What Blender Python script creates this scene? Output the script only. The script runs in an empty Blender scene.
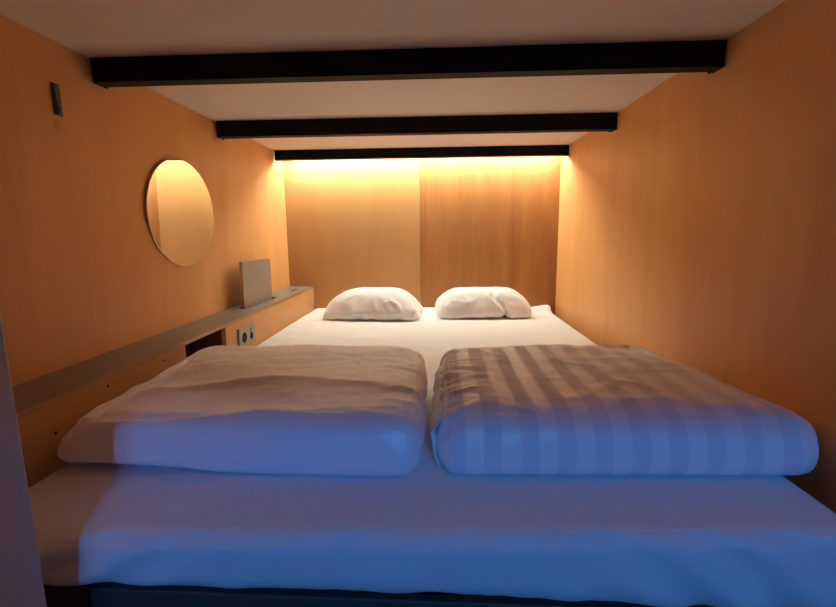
import bpy, bmesh, math, random
import numpy as np
from mathutils import Vector, Matrix, noise

random.seed(7)
S = bpy.context.scene
COL = S.collection
ZC = 0.94                       # camera height; heights below are measured from it and shifted

# ------------------------------------------------------------------ room measures (metres)
XL, XR, YB, ZCEIL = -0.967, 0.751, 2.868, ZC + 0.488
YF = -1.22                      # where the bunk above ends, behind the camera
ZBED = ZC - 0.470
XF = -0.809                     # bed side face of the ledge
ZLEDGE = ZC - 0.336

# ------------------------------------------------------------------ helpers
def link(o, parent=None):
    COL.objects.link(o)
    if parent: o.parent = parent
    return o

def tag(o, label=None, cat=None, group=None, kind=None):
    if label: o['label'] = label
    if cat: o['category'] = cat
    if group: o['group'] = group
    if kind: o['kind'] = kind
    return o

def empty(name, loc, label, cat, group=None):
    o = bpy.data.objects.new(name, None)
    o.location = loc
    o.empty_display_size = 0.05
    link(o)
    return tag(o, label, cat, group)

def mesh_obj(name, bm, mat, parent=None, smooth=False, bevel=0.0, origin=None):
    """links a bmesh given in world coordinates; the object's origin is its parent's"""
    me = bpy.data.meshes.new(name)
    bmesh.ops.recalc_face_normals(bm, faces=bm.faces[:])
    off = Vector(parent.matrix_basis.translation) if parent and parent.parent is None else Vector((0, 0, 0))
    if parent and parent.parent is not None:
        off = Vector(parent.parent.matrix_basis.translation) + Vector(parent.matrix_basis.translation)
    if parent is None and origin is not None:
        off = Vector(origin)
    for v in bm.verts: v.co -= off
    bm.to_mesh(me); bm.free()
    me.materials.append(mat)
    o = bpy.data.objects.new(name, me)
    if parent is None and origin is not None: o.location = origin
    link(o, parent)
    if smooth:
        for p in me.polygons: p.use_smooth = True
    if bevel:
        m = o.modifiers.new('bevel', 'BEVEL'); m.width = bevel; m.segments = 2; m.limit_method = 'ANGLE'
    return o

def box(bm, x0, x1, y0, y1, z0, z1):
    vs = [bm.verts.new((x, y, z)) for z in (z0, z1) for y in (y0, y1) for x in (x0, x1)]
    for f in ((0,1,3,2), (4,5,7,6), (0,1,5,4), (2,3,7,6), (0,2,6,4), (1,3,7,5)):
        bm.faces.new([vs[i] for i in f])
    return vs

def boxes(*bs):
    bm = bmesh.new()
    for b in bs: box(bm, *b)
    return bm

def cyl(bm, c, axis, r, h, n=24, r2=None):
    """cylinder from point c along axis by h"""
    a = Vector(axis).normalized()
    t = a.orthogonal().normalized(); u = a.cross(t)
    r2 = r if r2 is None else r2
    A = [bm.verts.new(Vector(c) + r*(math.cos(q)*t + math.sin(q)*u)) for q in [2*math.pi*k/n for k in range(n)]]
    B = [bm.verts.new(Vector(c) + a*h + r2*(math.cos(q)*t + math.sin(q)*u)) for q in [2*math.pi*k/n for k in range(n)]]
    bm.faces.new(A[::-1]); bm.faces.new(B)
    for k in range(n):
        bm.faces.new((A[k], A[(k+1) % n], B[(k+1) % n], B[k]))

# ------------------------------------------------------------------ materials
def new_mat(name):
    m = bpy.data.materials.new(name); m.use_nodes = True
    nt = m.node_tree; b = nt.nodes['Principled BSDF']
    return m, nt, b

def plain(name, col, rough=0.6, metal=0.0, bump=0.0, scale=200, spec=0.5):
    m, nt, b = new_mat(name)
    b.inputs['Base Color'].default_value = (*col, 1)
    b.inputs['Roughness'].default_value = rough
    b.inputs['Metallic'].default_value = metal
    b.inputs['Specular IOR Level'].default_value = spec
    tc = nt.nodes.new('ShaderNodeTexCoord')
    nz = nt.nodes.new('ShaderNodeTexNoise'); nz.inputs['Scale'].default_value = scale
    nt.links.new(tc.outputs['Object'], nz.inputs['Vector'])
    mr = nt.nodes.new('ShaderNodeMapRange')
    mr.inputs['To Min'].default_value = max(0.02, rough-0.06); mr.inputs['To Max'].default_value = min(1, rough+0.06)
    nt.links.new(nz.outputs['Fac'], mr.inputs['Value'])
    nt.links.new(mr.outputs['Result'], b.inputs['Roughness'])
    if bump:
        bp = nt.nodes.new('ShaderNodeBump'); bp.inputs['Strength'].default_value = bump; bp.inputs['Distance'].default_value = 0.001
        nt.links.new(nz.outputs['Fac'], bp.inputs['Height']); nt.links.new(bp.outputs['Normal'], b.inputs['Normal'])
    return m

def wood(name, light, dark, axis='Z', contrast=1.0, seed=0.0, rough=0.45, fine=1.0, knots=True):
    """birch plywood: a soft figure and fine streaks along one axis, a few small knots"""
    m, nt, b = new_mat(name)
    N = nt.nodes.new; L = nt.links.new
    tc = N('ShaderNodeTexCoord')
    def stretch(along, across, off):
        mp = N('ShaderNodeMapping')
        s = {'X': (along, across, across), 'Y': (across, along, across), 'Z': (across, across, along)}[axis]
        mp.inputs['Scale'].default_value = s
        mp.inputs['Location'].default_value = (off, off*1.7, off*0.6)
        L(tc.outputs['Object'], mp.inputs['Vector'])
        return mp
    def nz(mp, detail, rough_, dist=0.0):
        n = N('ShaderNodeTexNoise'); n.inputs['Scale'].default_value = 1.0
        n.inputs['Detail'].default_value = detail; n.inputs['Roughness'].default_value = rough_
        n.inputs['Distortion'].default_value = dist
        L(mp.outputs['Vector'], n.inputs['Vector']); return n
    a = nz(stretch(0.9, 6.0, seed), 4, 0.55, 0.6)
    c = nz(stretch(2.6, 46.0, seed+3), 5, 0.6)
    d = nz(stretch(14.0, 190.0, seed+9), 2, 0.5)
    mix1 = N('ShaderNodeMath'); mix1.operation = 'MULTIPLY_ADD'
    L(c.outputs['Fac'], mix1.inputs[0]); mix1.inputs[1].default_value = 0.34*fine; L(a.outputs['Fac'], mix1.inputs[2])
    mix2 = N('ShaderNodeMath'); mix2.operation = 'MULTIPLY_ADD'
    L(d.outputs['Fac'], mix2.inputs[0]); mix2.inputs[1].default_value = 0.12*fine; L(mix1.outputs[0], mix2.inputs[2])
    mid = 0.5 + 0.17*fine + 0.06*fine
    mr = N('ShaderNodeMapRange'); mr.inputs['From Min'].default_value = mid - 0.28/contrast; mr.inputs['From Max'].default_value = mid + 0.28/contrast
    L(mix2.outputs[0], mr.inputs['Value'])
    mx = N('ShaderNodeMix'); mx.data_type = 'RGBA'
    mx.inputs['A'].default_value = (*light, 1); mx.inputs['B'].default_value = (*dark, 1)
    L(mr.outputs['Result'], mx.inputs['Factor'])
    out = mx.outputs['Result']
    if knots:
        mp = stretch(3.2, 5.5, seed+1.3)
        v = N('ShaderNodeTexVoronoi'); v.inputs['Scale'].default_value = 1.0
        L(mp.outputs['Vector'], v.inputs['Vector'])
        k = N('ShaderNodeMapRange'); k.inputs['From Min'].default_value = 0.03; k.inputs['From Max'].default_value = 0.085
        k.inputs['To Min'].default_value = 0.22; k.inputs['To Max'].default_value = 0.0
        L(v.outputs['Distance'], k.inputs['Value'])
        mk = N('ShaderNodeMix'); mk.data_type = 'RGBA'
        L(k.outputs['Result'], mk.inputs['Factor']); L(out, mk.inputs['A'])
        mk.inputs['B'].default_value = (dark[0]*0.35, dark[1]*0.3, dark[2]*0.3, 1)
        out = mk.outputs['Result']
    L(out, b.inputs['Base Color'])
    b.inputs['Roughness'].default_value = rough
    b.inputs['Specular IOR Level'].default_value = 0.35
    bp = N('ShaderNodeBump'); bp.inputs['Strength'].default_value = 0.12; bp.inputs['Distance'].default_value = 0.0008
    L(c.outputs['Fac'], bp.inputs['Height']); L(bp.outputs['Normal'], b.inputs['Normal'])
    return m

def cloth(name, col, rough=0.85, crease=0.25, stripes=None, spec=0.3, sheen=0.15):
    """woven cotton; stripes = (period, second colour, rough a, rough b): a sateen stripe along Y"""
    m, nt, b = new_mat(name)
    N = nt.nodes.new; L = nt.links.new
    b.inputs['Base Color'].default_value = (*col, 1)
    b.inputs['Roughness'].default_value = rough
    b.inputs['Specular IOR Level'].default_value = spec
    b.inputs['Sheen Weight'].default_value = sheen
    b.inputs['Sheen Roughness'].default_value = 0.5
    tc = N('ShaderNodeTexCoord')
    n1 = N('ShaderNodeTexNoise'); n1.inputs['Scale'].default_value = 14; n1.inputs['Detail'].default_value = 5; n1.inputs['Distortion'].default_value = 0.8
    L(tc.outputs['Object'], n1.inputs['Vector'])
    n2 = N('ShaderNodeTexNoise'); n2.inputs['Scale'].default_value = 420
    L(tc.outputs['Object'], n2.inputs['Vector'])
    add = N('ShaderNodeMath'); add.operation = 'MULTIPLY_ADD'
    L(n2.outputs['Fac'], add.inputs[0]); add.inputs[1].default_value = 0.08; L(n1.outputs['Fac'], add.inputs[2])
    bp = N('ShaderNodeBump'); bp.inputs['Strength'].default_value = crease; bp.inputs['Distance'].default_value = 0.012
    L(add.outputs[0], bp.inputs['Height']); L(bp.outputs['Normal'], b.inputs['Normal'])
    if stripes:
        per, col2, ra, rb = stripes
        uv = N('ShaderNodeUVMap'); uv.uv_map = 'weave'
        sx = N('ShaderNodeSeparateXYZ'); L(uv.outputs['UV'], sx.inputs['Vector'])
        dv = N('ShaderNodeMath'); dv.operation = 'DIVIDE'; dv.inputs[1].default_value = per
        L(sx.outputs['X'], dv.inputs[0])
        fr = N('ShaderNodeMath'); fr.operation = 'FRACT'; L(dv.outputs[0], fr.inputs[0])
        pp = N('ShaderNodeMath'); pp.operation = 'PINGPONG'; pp.inputs[1].default_value = 0.5; L(fr.outputs[0], pp.inputs[0])
        mr = N('ShaderNodeMapRange'); mr.inputs['From Min'].default_value = 0.22; mr.inputs['From Max'].default_value = 0.28
        L(pp.outputs[0], mr.inputs['Value'])
        mx = N('ShaderNodeMix'); mx.data_type = 'RGBA'
        mx.inputs['A'].default_value = (*col, 1); mx.inputs['B'].default_value = (*col2, 1)
        L(mr.outputs['Result'], mx.inputs['Factor']); L(mx.outputs['Result'], b.inputs['Base Color'])
        r2 = N('ShaderNodeMapRange'); r2.inputs['To Min'].default_value = ra; r2.inputs['To Max'].default_value = rb
        s2 = N('ShaderNodeMapRange'); s2.inputs['To Min'].default_value = spec; s2.inputs['To Max'].default_value = 0.1
        L(mr.outputs['Result'], s2.inputs['Value']); L(s2.outputs['Result'], b.inputs['Specular IOR Level'])
        L(mr.outputs['Result'], r2.inputs['Value']); L(r2.outputs['Result'], b.inputs['Roughness'])
    return m

M = {}
M['wall_l'] = wood('birch_left', (0.80, 0.42, 0.165), (0.66, 0.325, 0.115), seed=1.0, contrast=0.8)
M['wall_r'] = wood('birch_right', (0.80, 0.43, 0.17), (0.66, 0.33, 0.115), seed=5.0, contrast=0.8)
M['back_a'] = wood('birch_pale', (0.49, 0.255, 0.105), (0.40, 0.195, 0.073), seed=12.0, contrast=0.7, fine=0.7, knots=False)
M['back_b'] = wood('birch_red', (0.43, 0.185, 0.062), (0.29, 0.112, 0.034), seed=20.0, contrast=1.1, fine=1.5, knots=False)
M['ledge_wood'] = wood('birch_ledge', (0.66, 0.35, 0.135), (0.50, 0.24, 0.085), axis='Y', seed=30.0, contrast=0.9)
M['ply_edge'] = wood('ply_edge', (0.52, 0.33, 0.17), (0.30, 0.17, 0.08), axis='Y', seed=34.0, contrast=1.2, knots=False)
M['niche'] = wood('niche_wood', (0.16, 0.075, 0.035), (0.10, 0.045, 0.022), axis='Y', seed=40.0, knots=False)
M['laminate'] = plain('grey_brown_laminate', (0.24, 0.20, 0.165), 0.42, scale=60)
M['tray'] = plain('grey_tray_laminate', (0.29, 0.25, 0.21), 0.38, scale=60)
M['ceil'] = plain('off_white_board', (0.74, 0.67, 0.61), 0.7, scale=8)
M['beam'] = plain('black_powder_coat', (0.004, 0.004, 0.005), 0.6, scale=300, spec=0.15)
M['screw'] = plain('dark_screw', (0.03, 0.03, 0.032), 0.4, metal=0.7)
M['steel'] = plain('brushed_steel', (0.45, 0.43, 0.42), 0.35, metal=1.0)
M['hook'] = plain('dark_grey_metal', (0.16, 0.15, 0.15), 0.4, metal=0.6)
M['alu'] = plain('aluminium_profile', (0.6, 0.6, 0.6), 0.4, metal=1.0)
M['plate'] = plain('grey_plastic', (0.32, 0.28, 0.25), 0.45)
M['black'] = plain('black_plastic', (0.008, 0.007, 0.007), 0.6, spec=0.1)
M['panel'] = plain('grey_paint', (0.62, 0.53, 0.47), 0.7, scale=14, bump=0.3)
M['floor'] = wood('dark_floor', (0.09, 0.08, 0.075), (0.06, 0.055, 0.05), axis='Y', seed=50, knots=False)
M['rail'] = plain('charcoal_board', (0.09, 0.065, 0.05), 0.6, scale=30)
M['core'] = plain('mattress_ticking', (0.10, 0.10, 0.12), 0.9, scale=120)
M['sheet'] = cloth('white_sheet', (0.82, 0.81, 0.82), crease=0.22)
M['pillow'] = cloth('white_pillowcase', (0.86, 0.84, 0.86), crease=0.22)
M['duvet_plain'] = cloth('white_sateen', (0.87, 0.86, 0.92), rough=0.42, crease=0.3, spec=0.9)
M['duvet_stripe'] = cloth('striped_sateen', (0.91, 0.89, 0.91), rough=0.45, crease=0.2, spec=0.7,
                          stripes=(0.070, (0.81, 0.79, 0.85), 0.42, 0.9))
mm, nt, b = new_mat('mirror_glass')
b.inputs['Base Color'].default_value = (0.93, 0.92, 0.88, 1); b.inputs['Metallic'].default_value = 1.0; b.inputs['Roughness'].default_value = 0.015
M['mirror'] = mm
M['mirror_back'] = plain('mirror_backing', (0.05, 0.04, 0.03), 0.6)
LED_COL = (0.96, 1.0, 0.83)
LED_POWER = 122.0
mm, nt, b = new_mat('led_diffuser')
b.inputs['Base Color'].default_value = (0.9, 0.9, 0.85, 1)
b.inputs['Emission Color'].default_value = (*LED_COL, 1); b.inputs['Emission Strength'].default_value = LED_POWER
M['led'] = mm

# ------------------------------------------------------------------ the setting
def struct(name, bm, mat, parent=None):
    o = mesh_obj(name, bm, mat, parent)
    o['kind'] = 'structure'
    return o

struct('floor', boxes((XL-0.03, XR+0.03, -2.6, YB+0.03, -0.03, 0.0)), M['floor'])
struct('wall_left', boxes((XL-0.03, XL, YF, YB+0.03, 0.0, ZCEIL)), M['wall_l'])
struct('wall_right', boxes((XR, XR+0.03, YF, YB+0.03, 0.0, ZCEIL)), M['wall_r'])
XS = -0.113
wb = struct('wall_back_left', boxes((XL, XS-0.0006, YB, YB+0.03, 0.0, ZCEIL)), M['back_a'])
struct('wall_back_right', boxes((XS+0.0006, XR, YB, YB+0.03, 0.0, ZCEIL)), M['back_b'])
struct('ceiling', boxes((XL-0.03, XR+0.03, YF, YB+0.03, ZCEIL, ZCEIL+0.04)), M['ceil'])
# grey partition return at the foot of the bed, left of the opening
bm = boxes((XL, -0.536, 0.42, 0.52, 0.0, ZCEIL))
pf = struct('wall_front', bm, M['panel'])
bv = pf.modifiers.new('bevel', 'BEVEL'); bv.width = 0.004; bv.segments = 2

# corridor-side jamb, just left of where the camera stands: it shades the left end of the bed from the blue light
struct('wall_entrance', boxes((XL, -0.284, -0.24, -0.20, 0.0, ZCEIL)), M['panel'])

# ------------------------------------------------------------------ beams under the bunk above
BG = 'black steel beams under the bunk above'
def make_beam(y, zb, label, d=0.044):
    r = empty('ceiling_beam', (0, y + d/2, zb), label, 'beam', BG)
    # a C-profile open to the back: web towards the camera, two flanges, seen from below as a thin lip
    body = boxes((XL+0.011, XR-0.004, y, y+0.005, zb, ZCEIL-0.001),
                 (XL+0.011, XR-0.004, y+0.005, y+d, zb, zb+0.005),
                 (XL+0.011, XR-0.004, y+0.005, y+d, ZCEIL-0.006, ZCEIL-0.001))
    mesh_obj('web_and_flanges', body, M['beam'], r)
    for x0, x1 in ((XL+0.009, XL+0.014), (XR-0.007, XR-0.002)):
        mesh_obj('end_plate', boxes((x0, x1, y-0.001, y+d+0.001, zb-0.002, ZCEIL-0.001)), M['beam'], r)
    for x in (XL+0.018, XR-0.016):
        for yy in (y+0.006, y+d-0.005):
            b_ = bmesh.new(); cyl(b_, (x, yy, zb), (0, 0, -1), 0.0055, 0.005, 12, 0.004)
            mesh_obj('screw', b_, M['screw'], r)
    return r
make_beam(1.287, ZC+0.423, 'black steel ceiling beam nearest the camera, the longest of the three')
make_beam(1.998, ZC+0.421, 'middle black steel ceiling beam, between the nearest one and the lit one')
make_beam(2.695, ZC+0.432, 'rearmost black steel ceiling beam with the warm light strip glowing behind it', d=0.036)

# ------------------------------------------------------------------ light strip behind the rear beam
led = empty('light_strip', (-0.108, 2.775, ZCEIL-0.001), 'slim warm glowing light strip hidden behind the rearmost black beam', 'lamp')
mesh_obj('profile', boxes((XL+0.02, XR-0.02, 2.762, 2.788, ZCEIL-0.0265, ZCEIL-0.001)), M['alu'], led, bevel=0.001)
bm = bmesh.new()                                                   # half-round opal cover
rows = []
for x in (XL+0.022, XR-0.022):
    rows.append([bm.verts.new((x, 2.775 + 0.0115*math.cos(t*math.pi/14), ZCEIL-0.027 - 0.0115*math.sin(t*math.pi/14))) for t in range(15)])
for t in range(14): bm.faces.new((rows[0][t], rows[0][t+1], rows[1][t+1], rows[1][t]))
bm.faces.new((rows[0][0], rows[0][14], rows[1][14], rows[1][0]))
bm.faces.new(rows[0]); bm.faces.new(rows[1][::-1])
mesh_obj('diffuser', bm, M['led'], led)

# ------------------------------------------------------------------ round mirror
NM = 96
mc = Vector((XL+0.012, 1.688, ZC+0.080))
mr_ = empty('round_mirror', (XL, mc.y, mc.z), 'frameless round mirror mounted on the left plywood wall', 'mirror')
def disc(bm, x0, x1, ry, rz, n=NM, rim=0.0):
    rings = []
    for x, k in ((x0, 1.0), (x1-rim, 1.0), (x1, 1.0 - rim/ry)):
        rings.append([bm.verts.new((x + 0.011*k*rz*(1 + math.sin(2*math.pi*i/n)), mc.y + k*ry*math.cos(2*math.pi*i/n), mc.z + k*rz*math.sin(2*math.pi*i/n))) for i in range(n)])
    for a, c in zip(rings, rings[1:]):
        for i in range(n): bm.faces.new((a[i], a[(i+1) % n], c[(i+1) % n], c[i]))
    bm.faces.new(rings[0]); bm.faces.new(rings[-1])
bm = bmesh.new(); disc(bm, XL+0.003, XL+0.007, 0.222, 0.199, rim=0.0012); mesh_obj('glass', bm, M['mirror'], mr_)
bm = bmesh.new(); disc(bm, XL+0.0005, XL+0.003, 0.220, 0.197); mesh_obj('backing', bm, M['mirror_back'], mr_)

# ------------------------------------------------------------------ hook on the left wall
hk = empty('wall_hook', (XL, 1.157, ZC+0.343), 'small dark grey metal hook high on the left plywood wall', 'hook')
mesh_obj('back_plate', boxes((XL+0.0003, XL+0.004, 1.149, 1.174, ZC+0.304, ZC+0.382)), M['hook'], hk, bevel=0.001)
bm = bmesh.new()
prof = [(0.004, 0.380), (0.006, 0.381), (0.008, 0.372), (0.010, 0.340), (0.013, 0.318), (0.013, 0.309), (0.010, 0.305), (0.004, 0.305)]
fr = [bm.verts.new((XL+x, 1.1525, ZC+z)) for x, z in prof]; bk = [bm.verts.new((XL+x, 1.1575, ZC+z)) for x, z in prof]
bm.faces.new(fr); bm.faces.new(bk[::-1])
for i in range(len(prof)): bm.faces.new((fr[i], fr[(i+1) % len(prof)], bk[(i+1) % len(prof)], bk[i]))
mesh_obj('arm', bm, M['hook'], hk, bevel=0.001)
for z in (0.329, 0.313):
    bm = bmesh.new(); cyl(bm, (XL+0.004, 1.166, ZC+z), (1, 0, 0), 0.0036, 0.006, 14, 0.0026); mesh_obj('screw', bm, M['steel'], hk)

# ------------------------------------------------------------------ ledge along the left wall
Y0 = 0.522
TB = 0.012                                    # thickness of the ledge's top board
N0, N1 = 1.362, 1.636                         # open niche
SY0, SY1 = 1.985, 2.372                       # slot for the tray
SX0, SX1 = -0.912, -0.868
lg = empty('wall_ledge', ((XL+XF)/2, 1.7, 0), 'long low plywood ledge with grey top along the left wall', 'ledge')
zt = ZLEDGE
E1 = 0.0008
mesh_obj('top_board', boxes((XL+E1, SX0, Y0, YB-E1, zt-TB, zt),
                            (SX1, XF-0.004, Y0, YB-E1, zt-TB, zt),
                            (SX0, SX1, Y0, SY0, zt-TB, zt),
                            (SX0, SX1, SY1, YB-E1, zt-TB, zt)), M['laminate'], lg)
mesh_obj('edge_band', boxes((XF-0.004, XF, Y0, YB-E1, zt-TB, zt-0.0006)), M['ply_edge'], lg, bevel=0.0007)
zf = zt - TB - 0.0005
fp = boxes((XF-0.018, XF-0.0012, Y0, N0, 0.30, zf))
mesh_obj('front_panel', fp, M['ledge_wood'], lg)
fp2 = boxes((XF-0.018, XF-0.0004, N1, YB-E1, 0.30, zf))
mesh_obj('front_panel', fp2, M['ledge_wood'], lg)
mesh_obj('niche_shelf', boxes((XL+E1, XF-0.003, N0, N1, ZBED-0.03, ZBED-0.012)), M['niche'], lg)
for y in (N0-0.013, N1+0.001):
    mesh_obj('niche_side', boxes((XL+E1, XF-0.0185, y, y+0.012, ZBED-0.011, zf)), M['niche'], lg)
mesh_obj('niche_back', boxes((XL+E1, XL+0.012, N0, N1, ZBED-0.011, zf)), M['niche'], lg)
mesh_obj('slot_well', boxes((SX0-0.006, SX0-0.001, SY0, SY1, zt-0.16, zf), (SX1+0.001, SX1+0.006, SY0, SY1, zt-0.16, zf),
                            (SX0-0.006, SX1+0.006, SY0-0.006, SY0-0.001, zt-0.16, zf), (SX0-0.006, SX1+0.006, SY1+0.001, SY1+0.006, zt-0.16, zf),
                            (SX0-0.006, SX1+0.006, SY0-0.006, SY1+0.006, zt-0.166, zt-0.161)), M['black'], lg)
mesh_obj('finger_slot', boxes((-0.876, -0.862, 2.60, 2.70, zt+0.0002, zt+0.0012)), M['black'], lg)
for y, z in ((1.02, 0.028), (0.86, 0.075), (1.25, 0.03)):
    bm = bmesh.new(); cyl(bm, (XF-0.0012, y, zt-z), (1, 0, 0), 0.0035, 0.001, 12); mesh_obj('screw', bm, M['screw'], lg)

# pull-out tray standing in its slot
tr = empty('tray_table', (-0.893, 2.165, zt-0.10), 'grey pull-out tray panel standing upright in the ledge slot', 'tray')
a = [(-0.905, 2.012), (-0.890, 2.322)]
d_ = Vector((a[1][0]-a[0][0], a[1][1]-a[0][1], 0)); nrm = Vector((d_.y, -d_.x, 0)).normalized()
def slab(z0, z1, t0, t1, s0, s1):
    bm = bmesh.new()
    p0 = Vector((a[0][0], a[0][1], 0)); vs = []
    for z in (z0, z1):
        for t in (t0, t1):
            for s in (s0, s1): vs.append(bm.verts.new(p0 + d_*s + nrm*t + Vector((0, 0, z))))
    for f in ((0,1,3,2), (4,5,7,6), (0,1,5,4), (2,3,7,6), (0,2,6,4), (1,3,7,5)): bm.faces.new([vs[i] for i in f])
    return bm
mesh_obj('panel', slab(zt-0.12, ZC-0.126, -0.002, 0.010, 0.008, 1.0), M['tray'], tr, bevel=0.0008)
bm = slab(ZC-0.126, ZC-0.124, -0.002, 0.010, 0.0, 1.0)
b2 = slab(zt-0.12, ZC-0.126, -0.002, 0.010, 0.0, 0.008)
t_me = bpy.data.meshes.new('t'); b2.to_mesh(t_me); b2.free(); bm.from_mesh(t_me); bpy.data.meshes.remove(t_me)
mesh_obj('edge_band', bm, M['steel'], tr)

# socket on the ledge front
sk = empty('wall_socket', (XF, 1.81, ZC-0.42), 'square grey double power outlet on the ledge front beside the niche', 'socket')
ys, zs = 1.808, ZC-0.418
mesh_obj('faceplate', boxes((XF+0.0002, XF+0.009, ys-0.078, ys+0.078, zs-0.041, zs+0.041)), M['plate'], sk, bevel=0.002)
def ring(yc, zc, r, name):
    bm = bmesh.new(); cyl(bm, (XF+0.0088, yc, zc), (1, 0, 0), r, 0.0008, 28); mesh_obj(name, bm, M['black'], sk)
ring(ys-0.034, zs-0.003, 0.022, 'socket_well')
for dz in (-0.0085, 0.0085):
    bm = bmesh.new(); cyl(bm, (XF+0.0093, ys-0.034+dz, zs-0.003), (1, 0, 0), 0.0028, 0.0006, 12); mesh_obj('contact', bm, M['rail'], sk)
ring(ys+0.036, zs-0.010, 0.0155, 'usb_well')
mesh_obj('switch_bar', boxes((XF+0.0086, XF+0.0105, ys+0.026, ys+0.031, zs+0.004, zs+0.026)), M['black'], sk)

# ------------------------------------------------------------------ bed base
bf = empty('bed_frame', (-0.06, 1.7, 0), 'charcoal bed base board under the mattress at the open end', 'bed frame')
mesh_obj('platform', boxes((XF+0.004, XR-0.01, 0.70, YB-0.01, ZBED-0.215, ZBED-0.192)), M['rail'], bf)
bm = bmesh.new()
vs = box(bm, XF+0.004, XR-0.01, 0.685, 0.703, 0.06, ZBED-0.12)
for v in vs:
    v.co.y += 0.040*(v.co.x - 0.57)
    if v.co.z > ZBED-0.13: v.co.z = ZBED - 0.110 - 0.050*(v.co.x + 0.6)
mesh_obj('front_rail', bm, M['rail'], bf, bevel=0.003)
for x in (XF+0.03, XR-0.08):
    for y in (0.72, YB-0.09):
        mesh_obj('leg', boxes((x, x+0.05, y, y+0.05, 0.0, ZBED-0.215)), M['rail'], bf)

# ------------------------------------------------------------------ soft goods
def rounded_slab(nx, ny, nz, hx, hy, hz, r):
    """grid on a rounded box; returns verts (array), faces, and the (i,j,k) key of each vert"""
    keys = {}; V = []; K = []
    def axis(n, h, rr):
        # points along one axis, denser in the rounded border
        nb = max(3, n//8)
        e = [-h + rr*(t/nb) for t in range(nb)]
        m = n - 2*nb
        c = [-(h-rr) + 2*(h-rr)*t/m for t in range(m+1)]
        return e + c + [-q for q in e[::-1]]
    ax, ay = axis(nx, hx, r), axis(ny, hy, r)
    az = [-hz + 2*hz*k/nz for k in range(nz+1)]
    nx, ny, nz = len(ax)-1, len(ay)-1, len(az)-1
    def vid(i, j, k):
        q = (i, j, k)
        if q not in keys:
            p = np.array([ax[i], ay[j], az[k]])
            rz = min(r, hz*0.999)
            inn = np.array([np.clip(p[0], -(hx-r), hx-r), np.clip(p[1], -(hy-r), hy-r), np.clip(p[2], -(hz-rz), hz-rz)])
            dlt = (p - inn)/np.array([r, r, rz])
            L_ = np.linalg.norm(dlt)
            if L_ > 1e-9:
                mxx = np.max(np.abs(dlt))
                dlt = dlt/L_*mxx
            keys[q] = len(V); V.append(inn + dlt*np.array([r, r, rz])); K.append(q)
        return keys[q]
    F = []
    for i in range(nx):
        for j in range(ny):
            F.append((vid(i,j,0), vid(i,j+1,0), vid(i+1,j+1,0), vid(i+1,j,0)))
            F.append((vid(i,j,nz), vid(i+1,j,nz), vid(i+1,j+1,nz), vid(i,j+1,nz)))
    for i in range(nx):
        for k in range(nz):
            F.append((vid(i,0,k), vid(i+1,0,k), vid(i+1,0,k+1), vid(i,0,k+1)))
            F.append((vid(i,ny,k), vid(i,ny,k+1), vid(i+1,ny,k+1), vid(i+1,ny,k)))
    for j in range(ny):
        for k in range(nz):
            F.append((vid(0,j,k), vid(0,j,k+1), vid(0,j+1,k+1), vid(0,j+1,k)))
            F.append((vid(nx,j,k), vid(nx,j+1,k), vid(nx,j+1,k+1), vid(nx,j,k+1)))
    return np.array(V), F, K, (nx, ny, nz)

def edges_of(F, V, bend=True):
    E = set(); nb = {}
    for f in F:
        n = len(f)
        for a_ in range(n):
            i, j = f[a_], f[(a_+1) % n]
            E.add((min(i, j), max(i, j)))
        if n == 4:
            E.add((min(f[0], f[2]), max(f[0], f[2]))); E.add((min(f[1], f[3]), max(f[1], f[3])))
    return np.array(sorted(E))

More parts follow.
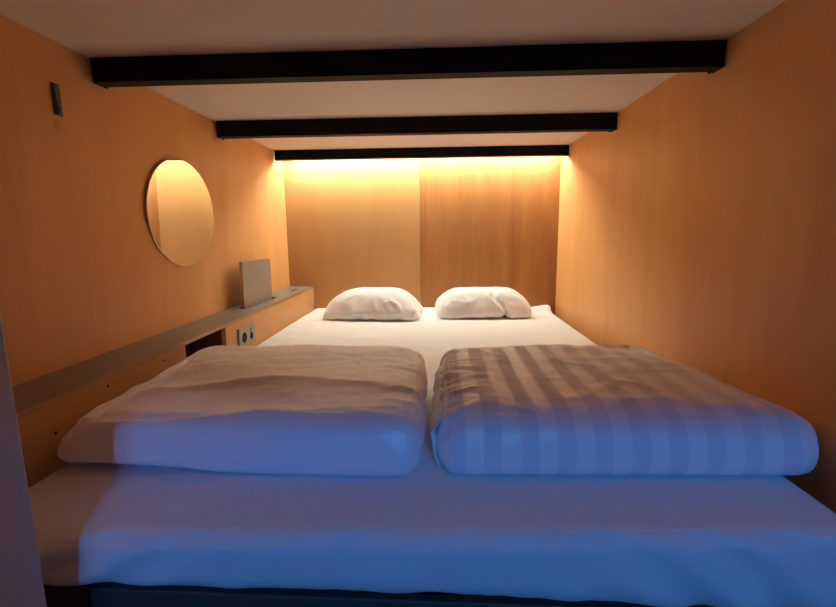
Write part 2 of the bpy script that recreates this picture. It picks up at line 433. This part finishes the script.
def relax(V, F, rest_scale, pressure, steps, ground, walls=(), tethers=None, tlen=None, iters=10, seed=1, shrink_dir=None, damp=0.96, jitter=0.002):
    """inflates a cloth shell: stretch limits, inner pressure, weight, a surface below and walls at the sides"""
    rng = np.random.default_rng(seed)
    E = edges_of(F, V)
    d0 = V[E[:, 1]] - V[E[:, 0]]
    sc = np.array(rest_scale, float)
    rest = np.linalg.norm(d0*sc, axis=1)
    X = V + rng.normal(0, jitter, V.shape); P = X.copy()
    n = len(V)
    deg = np.bincount(E.ravel(), minlength=n).astype(float)
    tri = np.array([(f[0], f[1], f[2]) for f in F] + [(f[0], f[2], f[3]) for f in F if len(f) == 4])
    h_ = 0.006
    a_, b_, c_ = V[tri[:, 0]], V[tri[:, 1]], V[tri[:, 2]]
    unit = np.linalg.norm(np.cross(b_-a_, c_-a_), axis=1).sum()/2.0/n      # mean cloth area carried by one vertex
    if tethers is not None:
        deg_t = np.maximum(np.bincount(tethers.ravel(), minlength=n), 1).astype(float)
    for s in range(steps):
        a_, b_, c_ = X[tri[:, 0]], X[tri[:, 1]], X[tri[:, 2]]
        nr = np.cross(b_-a_, c_-a_)/6.0
        f = np.zeros_like(X)
        for k in range(3):
            for ax in range(3): f[:, ax] += np.bincount(tri[:, k], nr[:, ax], n)
        vel = np.clip((X - P)*damp, -0.003, 0.003)
        P = X.copy()
        ramp = min(1.0, (s+1)/(0.4*steps))
        fl = np.linalg.norm(f, axis=1, keepdims=True)/unit
        acc = f/unit*np.minimum(1.0, 1.2/(fl+1e-9))*pressure*ramp
        acc[:, 2] -= 2.0
        X = X + vel + acc*h_*h_
        for it in range(iters):
            dd = X[E[:, 1]] - X[E[:, 0]]
            L_ = np.linalg.norm(dd, axis=1) + 1e-12
            err = (L_ - rest)/L_
            err = np.where(err < 0, err*0.25, err)      # cloth resists stretch far more than buckling
            cor = dd*(0.5*err)[:, None]
            for ax in range(3):
                X[:, ax] += 1.5*(np.bincount(E[:, 0], cor[:, ax], n) - np.bincount(E[:, 1], cor[:, ax], n))/deg
            if tethers is not None:
                dd = X[tethers[:, 1]] - X[tethers[:, 0]]
                L_ = np.linalg.norm(dd, axis=1) + 1e-12
                err = np.maximum(0, (L_ - tlen)/L_)
                cor = dd*(0.5*err)[:, None]
                for ax in range(3):
                    X[:, ax] += (np.bincount(tethers[:, 0], cor[:, ax], n) - np.bincount(tethers[:, 1], cor[:, ax], n))/deg_t
            X[:, 2] = np.maximum(X[:, 2], ground)
            for (axx, lim, sgn) in walls:
                X[:, axx] = np.minimum(X[:, axx], lim) if sgn > 0 else np.maximum(X[:, axx], lim)
        hit = X[:, 2] <= ground + 1e-5
        X[hit, :2] = P[hit, :2] + 0.5*(X[hit, :2] - P[hit, :2])
    return X

def vnormals(X, F):
    tri = np.array([(f[0], f[1], f[2]) for f in F] + [(f[0], f[2], f[3]) for f in F if len(f) == 4])
    nr = np.cross(X[tri[:, 1]]-X[tri[:, 0]], X[tri[:, 2]]-X[tri[:, 0]])
    N_ = np.zeros_like(X)
    for k in range(3):
        for ax in range(3): N_[:, ax] += np.bincount(tri[:, k], nr[:, ax], len(X))
    if np.dot((X - X.mean(0)).ravel(), N_.ravel()) < 0: N_ = -N_
    return N_/(np.linalg.norm(N_, axis=1, keepdims=True) + 1e-12)

def n2(x, y, sd=0.0):
    return noise.noise(Vector((x + sd, y - sd*0.7, sd*1.9)))

def ridge(x, y, sd, sharp=3.0):
    """thin raised folds, 0..1"""
    return max(0.0, 1.0 - abs(n2(x, y, sd))*2.2)**sharp

def crumple(X, F, fn, ground=None):
    N_ = vnormals(X, F)
    Y = X.copy()
    for i in range(len(X)):
        Y[i] += N_[i]*fn(X[i], N_[i])
    if ground is not None: Y[:, 2] = np.maximum(Y[:, 2], ground)
    return Y

def soft_obj(name, X, F, mat, parent=None, origin=None, uv=None, sub=1):
    bm = bmesh.new()
    vs = [bm.verts.new(tuple(p)) for p in X]
    for f in F:
        try: bm.faces.new([vs[i] for i in f])
        except ValueError: pass
    bm.verts.ensure_lookup_table()
    if uv is not None:
        lay = bm.loops.layers.uv.new('weave')
        bm.verts.index_update()
        for f in bm.faces:
            for l in f.loops: l[lay].uv = uv[l.vert.index]
    o = mesh_obj(name, bm, mat, parent, smooth=True, origin=origin)
    if name != 'fitted_sheet':
        m = o.modifiers.new('soften', 'SMOOTH'); m.factor = 0.5; m.iterations = 2
    if sub:
        m = o.modifiers.new('smooth', 'SUBSURF'); m.levels = sub; m.render_levels = sub
    return o

def nz3(p, s, sd=0.0):
    return noise.noise(Vector((p[0]*s[0]+sd, p[1]*s[1]+sd*1.3, p[2]*s[2]-sd)))

# ---- mattress with fitted sheet
mt = empty('mattress', (-0.06, 1.74, ZBED-0.13), 'double mattress in a white fitted sheet, filling the pod', 'mattress')
def skew(p):                                   # the foot end is cut slightly askew
    x, y, z = p
    w = max(0.0, min(1.0, (1.3 - y)/0.7))
    return x, y + w*(0.036*(x - 0.57) ) , z
bm = boxes((XF+0.012, 0.685, 0.712, YB-0.016, ZBED-0.190, ZBED-0.03))
mesh_obj('mattress_core', bm, M['core'], mt)
hx, hy = (0.692 - XF - 0.0012)/2, (YB - 0.0035 - 0.655)/2
V, F, K, dims = rounded_slab(110, 150, 10, hx, hy, 0.055, 0.035)
V = V + np.array([XF + 0.0012 + hx, 0.655 + hy, ZBED - 0.055])
out = []
for p, (i, j, k) in zip(V, K):
    x, y, z = skew(p)
    nx_, ny_, nz_ = dims
    # soft unevenness and tension creases
    if z > ZBED - 0.02:
        z += 0.004*nz3((x, y, 0), (3.0, 2.2, 1), 2.0) - 0.004
        z += 0.0018*nz3((x, y, 0), (26, 5, 1), 7.0)
        # back right corner of the sheet is pulled up against the wall
        q = max(0, 1 - math.hypot(x-0.70, (y-2.84)*0.7)/0.14)
        z += 0.020*q*q*(3-2*q); x += 0.035*q*q
    front = y < 0.75 and z < ZBED - 0.008
    if front:
        t = (ZBED - z)/0.11
        cr = abs(nz3((x*1.0 + t*0.10, 0, z), (30, 1, 7), 4.0))
        y -= 0.010*t*cr*0.7 + 0.004*nz3((x, 0, z), (8, 1, 10), 9)
        # diagonal pulls at the two corners
        for cx, sg in ((-0.62, 1), (0.50, -1)):
            d = math.hypot(x - cx, (z-(ZBED-0.1)))
            y -= 0.008*max(0, 1-d/0.34)*math.sin(60*((x-cx)*sg*0.75 - (z-ZBED)*1.25))
        if k == 0: z += 0.003*nz3((x, 0, 0), (21, 1, 1), 1.0)
    hem = 0.098 + 0.034*(x + 0.6) + 0.035*max(0.0, x)
    if z < ZBED - 0.04 and y < 1.2: z = ZBED - 0.04 - (ZBED - 0.04 - z)*(hem - 0.04)/0.07
    out.append((x, y, z))
sheet = soft_obj('fitted_sheet', np.array(out), F, M['sheet'], mt)

# ---- pillows
def pillow_shape(w, d, seed, pressure, rest=(1.0, 1.0, 1.0), skewv=0.0, thick=0.10):
    nx_, ny_ = 74, 54
    V = []; idx = {}
    def put(key, p):
        idx[key] = len(V); V.append(p)
    for s in (1, -1):
        for i in range(nx_+1):
            for j in range(ny_+1):
                edge = i in (0, nx_) or j in (0, ny_)
                if edge and s == -1: idx[(i, j, -1)] = idx[(i, j, 1)]; continue
                u, v = 2*i/nx_-1, 2*j/ny_-1
                hgt = thick*0.5*((1-u**4)*(1-v**4))**0.7
                put((i, j, s), (u*w/2, v*d/2, s*hgt))
    F = []
    for i in range(nx_):
        for j in range(ny_):
            F.append(tuple(idx[q] for q in ((i,j,1), (i+1,j,1), (i+1,j+1,1), (i,j+1,1))))
            F.append(tuple(idx[q] for q in ((i,j,-1), (i,j+1,-1), (i+1,j+1,-1), (i+1,j,-1))))
    V = np.array(V); V[:, 2] += thick/2
    X = relax(V, F, rest, pressure, 110, 0.0, seed=seed, iters=12)
    return X, F

def place(X, c, rz):
    cs, sn = math.cos(rz), math.sin(rz)
    Y = X.copy()
    Y[:, 0] = cs*X[:, 0] - sn*X[:, 1] + c[0]
    Y[:, 1] = sn*X[:, 0] + cs*X[:, 1] + c[1]
    Y[:, 2] = X[:, 2] + c[2]
    return Y
PG = 'white pillows at the head of the bed'
def fit(X, sx, sy, sz):
    """set the outer size of a relaxed shell"""
    X = X.copy()
    for ax, s in enumerate((sx, sy, sz)):
        lo, hi = X[:, ax].min(), X[:, ax].max()
        X[:, ax] = (X[:, ax] - (0 if ax == 2 else (lo+hi)/2))/(hi-lo)*s
    return X
def folds_pillow(sd, hard):
    def fn(p, n):
        x, y, z = p
        e = max(abs(x)/0.27, abs(y)/0.19)
        edge = max(0.0, min(1.0, (e - 0.45)/0.5))
        wx, wy = x + 0.03*n2(x*9, y*9, sd), y + 0.03*n2(x*8, y*10, sd + 4)
        ang = math.atan2(wy/0.19, wx/0.27)
        a_ = 0.011*edge*(ridge(ang*2.6, z*10, sd + 1, 2.5) - 0.35)*hard
        a_ += 0.007*(ridge(wx*7, wy*6 + z*9, sd + 2, 3.0) - 0.25)*(0.35 + 0.65*edge)
        return a_
    return fn
def stuffed(w, d, h, seed, ends, steps=46, press=2.2, r=(0.09, 0.13)):
    """a squarish stuffed case; ends = fullness at the left and right end"""
    V, F, K, dm = rounded_slab(70, 48, 9, 0.5, 0.5, 0.5, 0.12)
    P = []
    for p in V:
        u, v, t = 2*p[0], 2*p[1], p[2] + 0.5
        el, er = ends
        full = 1.0
        if u < -0.35: full = 1 - (1-el)*((-0.35-u)/0.65)**2
        if u > 0.45: full = 1 - (1-er)*((u-0.45)/0.55)**2
        prof = full*(1 - 0.30*abs(v)**3.5)
        bot = 0.10*(1 - full)*h
        sq = 1 - 0.07*t*(1 - 0.3*abs(v))
        P.append((u*w/2*(1 - 0.03*t - 0.05*(0.5-t)**2), v*d/2*sq, bot + t*h*prof))
    P = np.array(P); kk = {q: n for n, q in enumerate(K)}
    T = np.array([(kk[(i, j, 0)], kk[(i, j, dm[2])]) for i in range(3, dm[0]-2) for j in range(3, dm[1]-2)])
    X = relax(P, F, (1.03, 1.03, 1.0), press, steps, 0.0, tethers=T, tlen=h*1.03, seed=seed, iters=8)
    return X, F
X, F_ = stuffed(0.53, 0.36, 0.150, 3, (0.50, 0.70))
X = fit(X, 0.550, 0.38, 0.156)
for i_ in range(len(X)):                                   # the flap end of the case is drawn out into two corners
    e_ = max(0.0, (X[i_, 0] - 0.16)/0.10); c_ = min(1.0, abs(X[i_, 1])/0.19)
    X[i_, 0] += 0.022*e_*e_*c_*c_
X = crumple(X, F_, folds_pillow(3.0, 1.0), 0.0)
po = soft_obj('pillow', place(X, (-0.376, 2.565, ZBED+0.0005), math.radians(-3)), F_, M['pillow'], origin=(-0.365, 2.565, ZBED))
tag(po, 'white pillow on the left, with pointed right corner, against the paler back panel', 'pillow', PG)
# the second is stuffed squarer
X, F_ = stuffed(0.54, 0.33, 0.150, 11, (0.86, 0.74))
X = fit(X, 0.545, 0.36, 0.152)
def folds_square(p, n):
    x, y, z = p
    a_ = folds_pillow(21.0, 0.8)(p, n)
    d = abs((x - 0.075) - 0.28*(0.10 - z) - 0.02*math.sin(z*40))         # the deep crease down the front
    a_ -= 0.022*math.exp(-(d/0.013)**2)*max(0.0, min(1.0, (-y - 0.02)/0.10))
    return a_
X = crumple(X, F_, folds_square, 0.0)
po = soft_obj('pillow', place(X, (0.258, 2.600, ZBED+0.0005), math.radians(2.5)), F_, M['pillow'], origin=(0.258, 2.60, ZBED))
tag(po, 'boxy white pillow on the right, creased in front, before the redder back panel', 'pillow', PG)

# ---- folded duvets
def bilerp(q, u, v):
    a_, b_, c_, d__ = [np.array(t) for t in q]      # front-left, front-right, back-right, back-left
    return a_*(1-u)*(1-v) + b_*u*(1-v) + c_*u*v + d__*(1-u)*v

def duvet(foot, top, seed, walls, hz=0.062, rest=(1.02, 1.02, 1.0), press=2.5):
    """foot/top: corner lists (x, y) at the bed and near the top; returns relaxed shell, faces and weave coordinates"""
    V, F, K, dims = rounded_slab(92, 70, 9, 0.5, 0.5, 0.5, 0.055)
    nx_, ny_, nz_ = dims
    W = []
    for p in V:
        u, v, w = p + 0.5
        side = 0.03*math.sin(math.pi*w)                        # edges bulge a little
        u2 = 0.5 + (u-0.5)*(1 + side); v2 = 0.5 + (v-0.5)*(1 + side*1.3)
        a_ = bilerp(foot, u2, v2); b_ = bilerp(top, u2, v2)
        xy = a_*(1-w) + b_*w
        eu, ev = abs(2*u-1), abs(2*v-1)
        hh = 2*hz*(1 - 0.06*eu**12)*(1 - 0.10*ev**12)
        W.append((xy[0], xy[1], ZBED + 0.003 + w*hh))
    W = np.array(W)
    key = {q: n for n, q in enumerate(K)}
    T = np.array([(key[(i, j, 0)], key[(i, j, nz_)]) for i in range(2, nx_-1) for j in range(2, ny_-1)])
    X = relax(W, F, rest, press, 12, ZBED + 0.001, walls=walls, tethers=T, tlen=2*hz*1.04, seed=seed, iters=8, jitter=0.0008)
    # weave coordinate: across the stripes, continuous over the rounded front and back
    UV = [(w[0], w[1]) for w in W]
    return X, F, UV

foot = [(-0.806, 0.806), (-0.046, 0.797), (-0.052, 1.37), (-0.790, 1.42)]
top = [(-0.715, 0.845), (-0.042, 0.826), (-0.048, 1.36), (-0.765, 1.40)]
DG = 'folded white duvets on the bed'
X, F_, UV = duvet(foot, top, 5, [(0, XF+0.003, -1), (0, -0.022, 1)])
def folds_plain(p, n):
    x, y, z = p
    wx, wy = x + 0.05*n2(x*5, y*5, 3.0), y + 0.035*n2(x*3.5, y*6, 8.0)
    top_ = max(0.0, n[2])
    a_ = 0.011*(ridge(wx*1.8, wy*7.0, 1.7, 2.5) - 0.35)*top_
    a_ += 0.002*(ridge(wx*5.0, wy*20.0, 6.1) - 0.3)*(0.35 + 0.65*top_)
    e = max(0.0, min(1.0, (x + 0.20)/0.16))                # pulled seams at the inner side
    a_ += 0.010*e*(ridge(wx*5.0, wy*26.0, 2.9, 2.0) - 0.45)
    f_ = max(0.0, -n[1])                                   # rolled front
    a_ += 0.006*f_*n2(x*4.0, z*9.0, 5.0) + 0.004*f_*(ridge(x*14 + z*22, z*6, 4.4) - 0.35)
    b_ = max(0.0, min(1.0, (z - ZBED)/0.05))
    return a_*(0.25 + 0.75*b_)
X = crumple(X, F_, folds_plain, ZBED + 0.001); X[:, 0] = np.maximum(X[:, 0], XF + 0.002)
dv = soft_obj('folded_duvet', X, F_, M['duvet_plain'], origin=(-0.40, 1.1, ZBED), uv=UV)
tag(dv, 'plain white folded duvet on the left half of the bed, beside the ledge', 'duvet', DG)
foot = [(0.006, 0.810), (0.724, 0.822), (0.680, 1.44), (0.016, 1.36)]
top = [(0.010, 0.832), (0.722, 0.835), (0.618, 1.43), (0.014, 1.35)]
X, F_, UV = duvet(foot, top, 9, [(0, XR-0.004, 1), (0, -0.008, -1)])
def folds_stripe(p, n):
    x, y, z = p
    wx, wy = x + 0.04*n2(x*5, y*5, 13.0), y + 0.03*n2(x*4, y*6, 18.0)
    top_ = max(0.0, n[2])
    a_ = 0.007*(ridge(wx*3.0, wy*8.0, 11.7) - 0.3)*top_ + 0.004*n2(x*9, y*5, 2.0)*top_
    a_ += 0.003*(ridge(wx*9.0, wy*15.0, 16.1) - 0.3)
    e = max(0.0, min(1.0, (0.14 - x)/0.14))
    a_ += 0.014*e*(ridge(wx*9.0, wy*24.0 + z*9, 12.9, 2.0) - 0.4)
    f_ = max(0.0, -n[1])
    a_ += 0.004*f_*n2(x*7.0, z*8.0, 15.0) + 0.005*max(0.0, 1 - abs(n[1] + 0.6)/0.5)*n2(x*16, 0.0, 21.0)
    b_ = max(0.0, min(1.0, (z - ZBED)/0.05))
    return a_*(0.25 + 0.75*b_)
X = crumple(X, F_, folds_stripe, ZBED + 0.001); X[:, 0] = np.minimum(X[:, 0], XR - 0.003)
dv = soft_obj('folded_duvet', X, F_, M['duvet_stripe'], origin=(0.35, 1.1, ZBED), uv=UV)
# the open end of its cover bunches up in the gap between the two duvets
bm = bmesh.new(); NR, MR = 60, 12; g_ = []
for i in range(NR+1):
    t = i/NR; y = 0.842 + 0.40*t; row = []
    for j in range(MR+1):
        q = j/MR
        x = 0.003 - 0.020*math.sin(math.pi*q)*(0.35 + 0.65*ridge(y*16, q*1.3, 31.0, 1.5)) - 0.006*n2(y*40, q*3, 33.0)
        z = ZBED + 0.004 + (0.105 - 0.015*t)*q + 0.004*n2(y*25, 0, 36.0)*q
        row.append((max(x, -0.036), y + 0.010*n2(q*4, y*20, 38.0), max(z, ZBED + 0.003)))
    g_.append(row)
fr_ = [[bm.verts.new(p) for p in r] for r in g_]; bk_ = [[bm.verts.new((p[0] + 0.004, p[1], p[2])) for p in r] for r in g_]
for i in range(NR):
    for j in range(MR):
        bm.faces.new((fr_[i][j], fr_[i+1][j], fr_[i+1][j+1], fr_[i][j+1])); bm.faces.new((bk_[i][j], bk_[i][j+1], bk_[i+1][j+1], bk_[i+1][j]))
for i in range(NR):
    for j in (0, MR): bm.faces.new((fr_[i][j], fr_[i+1][j], bk_[i+1][j], bk_[i][j]))
for j in range(MR):
    for i in (0, NR): bm.faces.new((fr_[i][j], fr_[i][j+1], bk_[i][j+1], bk_[i][j]))
mesh_obj('cover_hem', bm, M['pillow'], dv, smooth=True)
tag(dv, 'striped white folded duvet on the right half of the bed, beside the right wall', 'duvet', DG)

# ------------------------------------------------------------------ light
w = bpy.data.worlds.new('world'); S.world = w; w.use_nodes = True
bg = w.node_tree.nodes['Background']
bg.inputs['Color'].default_value = (0.8, 0.75, 0.8, 1); bg.inputs['Strength'].default_value = 0.03

ld = bpy.data.lights.new('blue_corridor_light', 'AREA')
ld.shape = 'RECTANGLE'; ld.size = 0.22; ld.size_y = 0.07
ld.color = (0.03, 0.31, 1.0); ld.energy = 50
lo = bpy.data.objects.new('blue_corridor_light', ld); COL.objects.link(lo)
lo.location = (0.62, -2.75, ZC + 1.11)
aim = Vector((-0.05, 0.80, ZC - 0.45)) - lo.location
lo.rotation_euler = aim.to_track_quat('-Z', 'Y').to_euler()

# ------------------------------------------------------------------ camera
F_PX, YAW, PIT, ROL = 447.71, 0.0453, -0.1565, -0.0100
cam = bpy.data.cameras.new('camera'); cam.sensor_fit = 'HORIZONTAL'; cam.sensor_width = 36.0
cam.lens = F_PX/836*36.0; cam.clip_start = 0.01
co = bpy.data.objects.new('camera', cam); COL.objects.link(co)
def Rot(v):
    x, y, z = v
    c, s = math.cos(ROL), math.sin(ROL); x, z = c*x - s*z, s*x + c*z
    c, s = math.cos(PIT), math.sin(PIT); y, z = c*y - s*z, s*y + c*z
    c, s = math.cos(YAW), math.sin(YAW); x, y = c*x - s*y, s*x + c*y
    return Vector((x, y, z))
r_, f_, u_ = Rot((1, 0, 0)), Rot((0, 1, 0)), Rot((0, 0, 1))
m4 = Matrix.Identity(4)
for i in range(3): m4[i][0] = r_[i]; m4[i][1] = u_[i]; m4[i][2] = -f_[i]
m4[2][3] = ZC
co.matrix_world = m4
S.camera = co

S.view_settings.view_transform = 'Standard'; S.view_settings.look = 'None'
S.view_settings.gamma = 1.0; S.view_settings.exposure = 0.0
S.view_settings.use_curve_mapping = False
S.cycles.max_bounces = 16; S.cycles.diffuse_bounces = 10; S.cycles.glossy_bounces = 6
